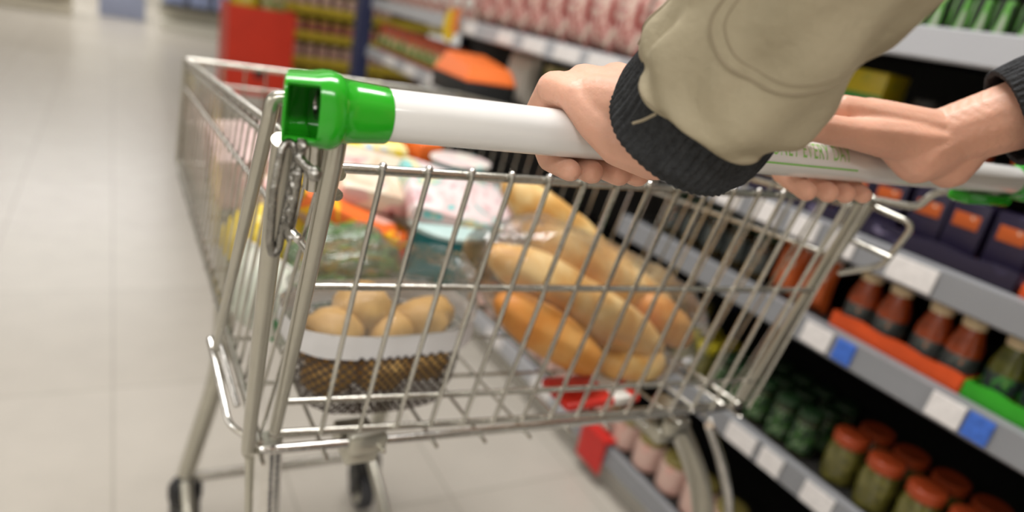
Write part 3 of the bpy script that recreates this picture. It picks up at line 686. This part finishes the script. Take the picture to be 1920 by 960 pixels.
bm, _ = wrap(.232, .593, .772, .822, .094, .064, grow=lambda t: 1 - .10 * t, nv=12, nz=.10, s0=2.6)
FILM = film_mat('clear_film', haze=.12, hazecol=(.75, .78, .74)); gp('film_top', bm, FILM, PB, 'clear crinkled plastic top')
# crusty rolls in cellophane
CRUST = ramp_mat('bread_crust', [(0, (.42, .15, .03)), (.42, (.66, .36, .10)), (.62, (.76, .55, .25)), (1, (.86, .74, .50))], 24, .5, constant=False, bump=.5, detail=3, dist=.6)
CRUSTD = ramp_mat('dark_crust', [(0, (.42, .10, .015)), (.42, (.60, .24, .045)), (1, (.76, .52, .20))], 20, .5, constant=False, bump=.25, detail=4)
def loaf(p0, p1, r, m, label, seed, flat=.85):
    p0, p1 = V(p0), V(p1); c = (p0 + p1) / 2; L = (p1 - p0).length / 2
    bm = NB(); R = rot_to(p1 - p0)
    vs = bmesh.ops.create_icosphere(bm, subdivisions=4, radius=1)['verts']
    for v in vs:
        q = v.co.copy(); k = (1 - abs(q.x) ** 3) ** .0
        th = math.sqrt(max(0, 1 - abs(q.x) ** 2.6)) / max(1e-3, math.sqrt(max(1e-6, 1 - q.x ** 2)))
        th = min(th, 1.6)
        slash = 1 - .16 * max(0, math.cos(q.x * 8 + q.y * 3)) ** 6 * max(0, q.z)
        n = 1 + .10 * noise.noise(q * 1.7 + V((seed, 0, 0)))
        v.co = R @ V((q.x * L, q.y * r * th * n, q.z * r * th * n * flat * slash))
    o = obj('bread_loaf', bm, m, loc=c); tag(o, label, 'bread', 'crusty loaves in the clear bag')
loaf((.350, .578, .785), (.485, .545, .708), .031, CRUSTD, 'dark golden crusty loaf, lowest at the left end of the clear bag', 1)
loaf((.355, .622, .822), (.600, .572, .705), .038, CRUST, 'pale golden loaf across the middle of the clear bag', 2)
loaf((.405, .705, .880), (.57, .665, .775), .034, CRUST, 'upright tan loaf, topmost of the bread', 3)
loaf((.43, .682, .835), (.668, .628, .715), .041, CRUST, 'long golden loaf along the upper edge of the clear bag', 4)
loaf((.50, .57, .700), (.60, .565, .694), .028, CRUST, 'small round loaf, lowest at the right', 5)
loaf((.58, .615, .76), (.672, .60, .70), .030, CRUSTD, 'golden loaf end nearest the right side of the trolley', 6)
P0, P1 = V((.335, .622, .825)), V((.690, .588, .695)); Rm = rot_to(P1 - P0)
bm = NB(); L = (P1 - P0).length; rings = []
for j in range(31):
    t = j / 30; rr = .070 * min(1, (.35 + 4 * t)) * min(1, .25 + 4 * (1 - t)); ring = []
    for i in range(36):
        a = 2 * PI * i / 36; n = 1 + .13 * noise.noise(V((math.cos(a) * 2.2, math.sin(a) * 2.2, t * 7)))
        ring.append(bm.verts.new(P0 + Rm @ V((t * L, math.cos(a) * rr * n * .92, math.sin(a) * rr * n * .92 + .006 * math.sin(t * PI)))))
    rings.append(ring)
for a, b in zip(rings, rings[1:]):
    for i in range(36): bm.faces.new((a[i], a[(i + 1) % 36], b[(i + 1) % 36], b[i]))
BAG2 = film_mat('bread_cellophane', gloss=.22, haze=.06, hazecol=(.85, .82, .75), bscale=22, bump=1.0)
o = obj('bread_bag', bm, BAG2); tag(o, 'clear crinkled cellophane bag around the loaves', 'bag')
# red packet under the bread
t = thing('red_packet', 'red and white packet lying flat under the bread bag', 'packet', (.475, .548, zf(.475, .548)))
bm = NB(); box(bm, (-.045, -.03, .001), (.06, .03, .012), .005); obj('packet_body', bm, mat('scarlet_film', (.62, .03, .02), .3), t)
bm = NB(); box(bm, (.02, -.031, .003), (.045, .0305, .0128), .002); obj('white_end', bm, LIDWH, t)
# tub
def tub(x, y, z, r, h, m, topm, label, tilt=(0, 0, 0)):
    t = thing('dessert_tub', label, 'tub', (x, y, z)); t.rotation_euler = tilt
    bm = NB(); lathe(bm, [(r * .80, 0), (r * .84, .002), (r * .96, h * .88), (r * .97, h * .9)], 32); obj('tub_body', bm, m, t)
    bm = NB(); lathe(bm, [(r * .98, h * .915), (r * 1.03, h * .925), (r * 1.03, h * .98), (r * .98, h)], 32); obj('lid', bm, topm, t)
TEAL = mat('teal_plastic', (.008, .16, .18), .3, var=.08); PALE = ramp_mat('pastel_lid_print', [(0, (.62, .5, .5)), (.45, (.68, .64, .58)), (.55, (.35, .62, .60)), (.6, (.68, .5, .5)), (.7, (.45, .35, .5))], 16, dist=1)
tub(.385, .80, zf(.385, .80) + .016, .055, .088, TEAL, mat('pale_aqua_lid', (.42, .56, .55), .3), 'teal tub with pale lid beside the bread', (.06, .03, 0))
tub(.455, .93, .798, .045, .05, TEAL, PALE, 'smaller teal tub with pastel printed lid at the back', (.0, .0, 0))
# filmed trays and packs
def pack(x, y, z, sx, sy, sz, rot, m, label, name='food_pack', edge=None, cat='food pack'):
    t = thing(name, label, cat, (x, y, z)); t.rotation_euler = rot
    bm = NB(); box(bm, (-sx / 2, -sy / 2, -sz / 2), (sx / 2, sy / 2, sz / 2), min(sz * .35, .012)); obj('pack_body', bm, m, t)
    if edge:
        bm = NB(); box(bm, (-sx / 2 - .001, -sy / 2 - .001, -sz / 2 + .002), (-sx / 2 + .02, sy / 2 + .001, sz / 2 + .001), .003); obj('printed_end', bm, edge, t)
    return t
PR1 = ramp_mat('cream_film_print', [(0, (.62, .48, .36)), (.42, (.70, .62, .50)), (.56, (.66, .42, .4)), (.66, (.22, .06, .06)), (.72, (.7, .6, .55))], 13, dist=1.5)
PR2 = ramp_mat('pastel_film_print', [(0, (.6, .38, .4)), (.38, (.72, .62, .62)), (.5, (.7, .5, .5)), (.56, (.2, .5, .5)), (.61, (.72, .6, .35)), (.68, (.45, .38, .55))], 15, dist=1)
PR3 = ramp_mat('orange_film_print', [(0, (.75, .42, .35)), (.40, (.80, .16, .03)), (.52, (.82, .45, .02)), (.58, (.7, .07, .03)), (.68, (.7, .5, .45))], 12, dist=.6)
PR4 = ramp_mat('blue_yellow_print', [(0, (.35, .55, .78)), (.46, (.80, .62, .02)), (.6, (.75, .66, .3)), (.66, (.4, .55, .75))], 14)
pack(.255, .835, .792, .155, .08, .030, (.15, .42, -.15), PR3, 'orange and pink food pack with yellow corner, sloping against the green bag', edge=MATS['tag_yellow'])
pack(.325, .90, .815, .17, .14, .035, (.25, .20, .1), PR1, 'cream and pink filmed tray lying in the middle of the basket')
pack(.415, .84, .808, .16, .13, .03, (.3, .22, -.1), PR2, 'pastel printed pack resting on the teal tub')
pack(.315, 1.03, .835, .16, .10, .045, (.2, .05, 0), PR4, 'blue and yellow packet at the back of the basket')
pack(.425, 1.02, .835, .05, .07, .05, (.1, .0, .2), mat('orange_net_pack', (.72, .14, .02), .4), 'small orange pack beside the yellow packet')
pack(.30, 1.02, .765, .30, .20, .075, (.05, 0, 0), PR1, 'large cream pack underneath the yellow packet')
pack(.45, 1.00, .758, .12, .16, .065, (.02, .02, 0), PR2, 'pastel carton underneath the smaller teal tub')
pack(.162, 1.03, .795, .09, .14, .08, (.2, -.1, 0), mat('blush_film', (.66, .48, .46), .35, var=.2, vscale=30), 'pale pink wrapped pack by the floor side of the basket')
pack(.32, .86, .742, .07, .12, .05, (0, 0, .1), PR3, 'orange carton standing between the green bag and the teal tub')
# green bag of broccoli
t = thing('broccoli_bag', 'dark green vegetables in shiny film behind the potato bag', 'bag', (.235, .745, .75))
GV = ramp_mat('broccoli_green', [(0, (.02, .07, .012)), (.5, (.07, .17, .03)), (1, (.20, .30, .10))], 40, .6, constant=False, bump=.8, detail=6)
bm = NB(); ball(bm, (0, 0, 0), .052, (1.15, .9, .92), None, 5, .35, 14, 3)
for v in bm.verts: v.co *= 1 + .12 * noise.noise(v.co * 90)
for v in bm.verts:
    if v.co.z < -.038: v.co.z = -.038
obj('vegetable', bm, GV, t)
bm = NB(); ball(bm, (0, 0, .002), .058, (1.18, .9, .92), None, 4, .16, 9, 5)
for v in bm.verts:
    if v.co.z < -.0385: v.co.z = -.0385
obj('film_wrap', bm, film_mat('veg_film', gloss=.35, haze=.10, hazecol=(.7, .78, .68), bscale=45, bump=1), t)
bm = NB(); ball(bm, (0, 0, 0), .046, (1.15, 1, .95), None, 4, .05, 4, 2)
o = obj('yellow_melon', bm, ramp_mat('melon_rind', [(0, (.62, .42, .03)), (1, (.72, .58, .08))], 20, .35, constant=False, bump=.1), loc=(.164, .835, zf(.164, .835) + .045)); tag(o, 'round yellow melon beside the open-floor side wires', 'melon')
p = pouch('salad_packet', .10, .05, .085, ramp_mat('leafy_film', [(0, (.55, .58, .5)), (.5, (.62, .62, .55)), (.58, (.03, .25, .07)), (.64, (.35, .45, .1)), (.7, (.6, .6, .55))], 18, dist=1), LIDWH)
p.location = (.142, .70, zf(.142, .70)); p.rotation_euler = (.1, 0, .5); tag(p, 'pale film packet with green print beside the potato bag', 'packet')

# ================================================================== person
def chain(out, pts, rs, step=.28):
    pts = [V(p) for p in pts]
    for (a, b, ra, rb) in zip(pts, pts[1:], rs, rs[1:]):
        n = max(1, int((b - a).length / (min(ra, rb) * step)))
        for i in range(n + 1):
            t = i / n; out.append((a.lerp(b, t), ra + (rb - ra) * t))
def blob(out, vox, smooth_n=6, sub=2):
    bm = NB()
    for c, r in out:
        m = Matrix.Translation(c) @ Matrix.Scale(r, 4); bmesh.ops.create_icosphere(bm, subdivisions=sub, radius=1, matrix=m)
    me = bpy.data.meshes.new('tmp'); bm.to_mesh(me); bm.free()
    o = bpy.data.objects.new('tmp', me); C.objects.link(o)
    md = o.modifiers.new('r', 'REMESH'); md.mode = 'VOXEL'; md.voxel_size = vox; md.adaptivity = 0
    md = o.modifiers.new('s', 'SMOOTH'); md.iterations = smooth_n; md.factor = .5
    r = evaluated(o); bpy.data.objects.remove(o); bpy.data.meshes.remove(me)
    return r
def cyl(x, deg, r): a = math.radians(deg); return V((x, HY + r * math.sin(a), HZ + r * math.cos(a)))
SH = []
# left hand: pinky nearest the camera, fingers over the far side of the handle, tips under it
WL = V((.248, .266, 1.030)); EL = V((.232, .125, 1.225)); SL = V((.31, -.12, 1.42))
fx = [(.2125, .2135, .2195), (.2305, .230, .2345), (.2510, .250, .2540), (.2715, .270, .268)]
mr = [.0255, .0300, .0325, .0330]; ma = [34, 28, 22, 18]; rad = [.0086, .0093, .0096, .0093]
for i, ((xm, xp, xt), m0, m1, r) in enumerate(zip(fx, mr, ma, rad)):
    mcp = cyl(xm, m1, m0); pip = cyl(xp, 84, .0280); dip = cyl(xt, 140, .0222 + r * .2); tip = cyl(xt + .001, 196, .0200)
    chain(SH, [mcp, pip, dip, tip], [r * 1.25, r * 1.06, r * .88, r * .76])
    base = WL + (mcp - WL) * .12 + V((.0, 0, .002)); chain(SH, [base, mcp], [.0180, r * 1.25])
    if i < 3:
        m2 = cyl(fx[i + 1][0], ma[i + 1], mr[i + 1]); chain(SH, [mcp.lerp(m2, .5), WL], [r * 1.08, .018])
# little-finger edge and heel of the hand, slanting over the near side of the sleeve
chain(SH, [cyl(.2105, 30, .0245), cyl(.2125, -10, .0215), V((.2215, .301, 1.021)), V((.232, .288, 1.014)), V((.242, .273, 1.015)), V((.248, .264, 1.020))], [.0098, .0085, .0110, .0140, .0170, .019])
chain(SH, [cyl(.228, 10, .025), cyl(.240, -30, .026), V((.250, .282, 1.016)), WL], [.012, .014, .018, .02])
chain(SH, [cyl(.25, 0, .027), cyl(.262, -35, .030), V((.264, .276, 1.024)), V((.25, .264, 1.024))], [.013, .014, .017, .018])
chain(SH, [V((.262, .270, 1.026)), cyl(.286, -62, .031), cyl(.302, -88, .0245), cyl(.314, -108, .0225)], [.015, .012, .0098, .0086])  # thumb
chain(SH, [WL, WL.lerp(EL, .35), EL], [.0255, .029, .040])
# right hand, wrist coming in from the side
WR = V((.513, .283, 1.042)); ER = V((.690, .120, 1.200)); SR = V((.63, -.10, 1.40))
fx2 = [(.424, .418, .424), (.4535, .448, .448), (.475, .469, .468), (.4945, .490, .489)]
mr2 = [.036, .037, .0355, .031]; rad2 = [.0093, .0096, .0093, .0085]
for i, ((xm, xp, xt), m0, r) in enumerate(zip(fx2, mr2, rad2)):
    mcp = cyl(xm + .012, -2, m0); pip = cyl(xp, 60, .0335); dip = cyl(xt, 128, .025); tip = cyl(xt, 192, .0225)
    chain(SH, [mcp, pip, dip, tip], [r * 1.2, r * 1.06, r * .90, r * .78])
    base = WR + (mcp - WR) * .15; chain(SH, [base, mcp], [.0165, r * 1.2])
chain(SH, [V((.505, .283, 1.034)), V((.470, .291, 1.034)), V((.430, .299, 1.0335)), V((.400, .305, 1.0335)), V((.384, .309, 1.032))], [.018, .0150, .0108, .0100, .0086])     # thumb along the sleeve
chain(SH, [cyl(.470, -40, .032), V((.49, .284, 1.024)), WR + V((0, 0, -.006))], [.0135, .018, .021])
chain(SH, [cyl(.50, -50, .031), V((.520, .278, 1.022)), WR + V((.01, -.005, -.008))], [.012, .016, .019])
chain(SH, [WR, WR.lerp(ER, .3), ER], [.0225, .028, .040])
hands = blob(SH, .0014, 7)
SB = []
PX, PY = .46, -.20
for s, E_, S_ in ((-1, EL, SL), (1, ER, SR)):
    chain(SB, [E_, S_], [.040, .055]); chain(SB, [S_, (PX, PY + .02, 1.42)], [.055, .06])
chain(SB, [(PX, PY + .02, 1.40), (PX, PY, 1.15), (PX, PY, .98)], [.12, .125, .13])
chain(SB, [(PX, PY + .02, 1.44), (PX, PY + .05, 1.52)], [.055, .052])
chain(SB, [(PX, PY + .05, 1.60), (PX, PY + .06, 1.655)], [.078, .09]); chain(SB, [(PX, PY + .085, 1.57), (PX, PY + .095, 1.56)], [.05, .045])
chain(SB, [(PX, PY + .145, 1.615), (PX, PY + .163, 1.590)], [.010, .013])
for s in (-1, 1):
    chain(SB, [(PX + s * .082, PY + .05, 1.61), (PX + s * .086, PY + .045, 1.625)], [.016, .018])
    chain(SB, [(PX + s * .09, PY, .95), (PX + s * .10, PY + .02, .50), (PX + s * .10, PY - .02, .10)], [.10, .06, .042])
    chain(SB, [(PX + s * .10, PY - .02, .05), (PX + s * .11, PY + .13, .035)], [.04, .034])
big = blob(SB, .012, 5)
PR = thing('person', 'shopper in a beige jacket with charcoal knit cuffs gripping the trolley handle', 'person', (PX, PY, 0))
bm = NB(); bm.from_mesh(hands); bm.from_mesh(big); bpy.data.meshes.remove(hands); bpy.data.meshes.remove(big)
def pp(name, bm, m, label=None):
    o = obj(name, bm, m, PR); o.matrix_parent_inverse = Matrix.Translation((-PX, -PY, 0))
    if label: o['label'] = label
    for p in o.data.polygons: p.use_smooth = True
    return o
pp('body', bm, SKIN)
# clothes: ribbed cuffs and the jacket
def sleeve(path, radii, seg, ribs=0, ribd=0, nz=0, nf=4, fold=0, thick=.002, seed=0, ell=(1, 1)):
    path = [V(p) for p in path]; bm = NB(); pts = []; rr = []
    N = 48
    tot = len(path) - 1
    for j in range(N + 1):
        t = j / N * tot; i = min(int(t), tot - 1); u = t - i
        p0 = path[max(i - 1, 0)]; p1 = path[i]; p2 = path[i + 1]; p3 = path[min(i + 2, tot)]
        pts.append(.5 * ((2 * p1) + (-p0 + p2) * u + (2 * p0 - 5 * p1 + 4 * p2 - p3) * u * u + (-p0 + 3 * p1 - 3 * p2 + p3) * u ** 3))
        rr.append(radii[i] + (radii[i + 1] - radii[i]) * (u * u * (3 - 2 * u)))
    rings = []; nrm = None
    for j, p in enumerate(pts):
        d = (pts[min(j + 1, N)] - pts[max(j - 1, 0)]).normalized()
        nrm = (d.cross(V((0, 0, 1))).normalized()) if nrm is None else (nrm - d * nrm.dot(d)).normalized()
        bn = d.cross(nrm); ring = []
        for k in range(seg):
            a = 2 * PI * k / seg; r = rr[j]
            if ribs: r *= 1 + ribd * (abs(math.cos(a * ribs / 2)) - .5)
            n = V((math.cos(a) * nf, math.sin(a) * nf, j / N * nf * 2 + seed))
            r *= 1 + nz * noise.noise(n) + fold * noise.noise(V((math.cos(a) * 1.5, math.sin(a) * 1.5, j / N * 11 + a * .6 + seed)))
            ring.append(bm.verts.new(p + nrm * math.cos(a) * r * ell[0] + bn * math.sin(a) * r * ell[1]))
        rings.append(ring)
    for a, b in zip(rings, rings[1:]):
        for k in range(seg): bm.faces.new((a[k], a[(k + 1) % seg], b[(k + 1) % seg], b[k]))
    return bm, pts, rr
def solid(o, th, bev=0):
    md = o.modifiers.new('s', 'SOLIDIFY'); md.thickness = th; md.offset = -1
    md = o.modifiers.new('u', 'SUBSURF'); md.levels = 1; md.render_levels = 1
    me = evaluated(o); o.modifiers.clear(); o.data = me
    for p in me.polygons: p.use_smooth = True
axL = (EL - WL).normalized()
c0 = WL + axL * -.007 + V((.001, -.002, .000))
bm, _, _ = sleeve([c0, c0 + axL * .012, c0 + axL * .045, c0 + axL * .075], [.0390, .0405, .0385, .034], 200, 58, .045, .05, 2)
o = pp('knit_cuff', bm, KNIT, 'charcoal ribbed knit cuff'); solid(o, .004)
s0 = WL + axL * .025 + V((.0035, -.002, -.001))
bm, lp, lr = sleeve([s0, s0 + axL * .012, s0 + axL * .05, s0 + axL * .10 + V((.002, 0, 0)), EL, EL.lerp(SL, .45), SL + V((0, .0, .01)), V((PX - .05, PY, 1.40))], [.0445, .0448, .0415, .0395, .046, .058, .078, .10], 96, nz=.10, nf=2.5, fold=.18, seed=2)
bm.verts.ensure_lookup_table(); grid = [v.co.copy() for v in bm.verts]
def on_sleeve(j, k, lift=.0006):
    j0 = int(j); k0 = int(k); u = j - j0; w = k - k0; g = lambda a, b: grid[a * 96 + b % 96]
    p = g(j0, k0).lerp(g(j0, k0 + 1), w).lerp(g(j0 + 1, k0).lerp(g(j0 + 1, k0 + 1), w), u)
    c = sum((g(j0, q) for q in range(0, 96, 8)), V()) / 12
    return p + (p - c).normalized() * lift
o = pp('jacket_sleeve', bm, JACKET, 'beige jacket sleeve with curved seams'); solid(o, .003); JS = o
def seam(path, r=.0008, closed=False, lift=-.0001):
    b2 = NB(); P = []
    n = len(path)
    for i in range(n if closed else n - 1):
        p0, p1, p2, p3 = [V((*path[q % n if closed else max(0, min(n - 1, q))], 0)) for q in (i - 1, i, i + 1, i + 2)]
        for q in range(6):
            u = q / 6; c = .5 * ((2 * p1) + (-p0 + p2) * u + (2 * p0 - 5 * p1 + 4 * p2 - p3) * u * u + (-p0 + 3 * p1 - 3 * p2 + p3) * u ** 3)
            P.append(on_sleeve(max(0, c.x), c.y, lift))
    tube(b2, P, r, 6, closed=closed)
    q = obj('seam', b2, SEAM, JS); q.matrix_parent_inverse = Matrix.Identity(4)
seam([(20, 1), (17, 2), (14, 3), (12.6, 4), (11.7, 7), (11.4, 11), (11.5, 15), (12, 19), (13, 23), (14, 27), (15, 33)], .0008)
seam([(20, 3), (17, 4), (14, 5), (13.0, 6), (12.4, 8.5), (12.1, 12), (12.2, 15.5), (12.7, 19), (13.7, 23), (14.8, 27)], .0005)
seam([(20, 88), (14, 88), (9, 89), (5, 89), (3, 89)], .0009)
P_ = [on_sleeve(1.6, k, -.0002) for k in range(96)]
b2 = NB(); tube(b2, P_, .0006, 6, closed=True); q = obj('hem_stitching', b2, SEAM, JS); q.matrix_parent_inverse = Matrix.Identity(4)
b2 = NB(); tube(b2, [on_sleeve(0, 7, .0002), on_sleeve(0, 6.3, .0008) - axL * .006, on_sleeve(0, 5.4, .0006) - axL * .011], .0007, 6, bend=.002); q = obj('loose_thread', b2, SEAM, JS); q.matrix_parent_inverse = Matrix.Identity(4)
axR = (ER - WR).normalized()
c1 = WR + axR * .036
bm, _, _ = sleeve([c1, c1 + axR * .02, c1 + axR * .05, c1 + axR * .09], [.034, .0365, .0375, .037], 150, 46, .06, .03, 2, seed=4)
o = pp('knit_cuff', bm, KNIT, 'charcoal ribbed knit cuff at the picture edge'); solid(o, .004)
s1 = WR + axR * .085
bm, _, _ = sleeve([s1, s1 + axR * .012, s1 + axR * .06, ER + V((0, 0, .01)), ER.lerp(SR, .45), SR + V((0, .0, .01)), V((PX + .05, PY, 1.40))], [.043, .046, .050, .062, .068, .082, .10], 72, nz=.05, nf=1.6, fold=.07, seed=7)
o = pp('jacket_sleeve', bm, JACKET); solid(o, .003)
bm = NB(); J = []
chain(J, [(PX - .10, PY, 1.38), (PX - .085, PY, 1.1), (PX - .09, PY, .86)], [.115, .12, .13]); chain(J, [(PX + .10, PY, 1.38), (PX + .085, PY, 1.1), (PX + .09, PY, .86)], [.115, .12, .13]); chain(J, [(PX, PY + .01, 1.44), (PX, PY + .03, 1.475)], [.085, .075])
jm = blob(J, .012, 6); bm.from_mesh(jm); pp('jacket', bm, JACKET)
bm = NB(); J = []
for s in (-1, 1): chain(J, [(PX + s * .09, PY, .88), (PX + s * .095, PY, .86), (PX + s * .10, PY + .02, .50), (PX + s * .10, PY - .02, .09)], [.118, .115, .08, .062])
jm = blob(J, .012, 6); bm.from_mesh(jm); pp('trousers', bm, TROUSER)
bm = NB(); J = []
chain(J, [(PX, PY + .03, 1.63), (PX, PY + .035, 1.685)], [.092, .094]); chain(J, [(PX, PY + .01, 1.62), (PX, PY + .0, 1.56)], [.085, .07])
jm = blob(J, .008, 5); bm.from_mesh(jm); pp('hair', bm, HAIR)
bm = NB()
for s in (-1, 1): ball(bm, (PX + s * .031, PY + .142, 1.628), .012, sub=3)
pp('eyes', bm, mat('eye_white', (.7, .68, .64), .2))
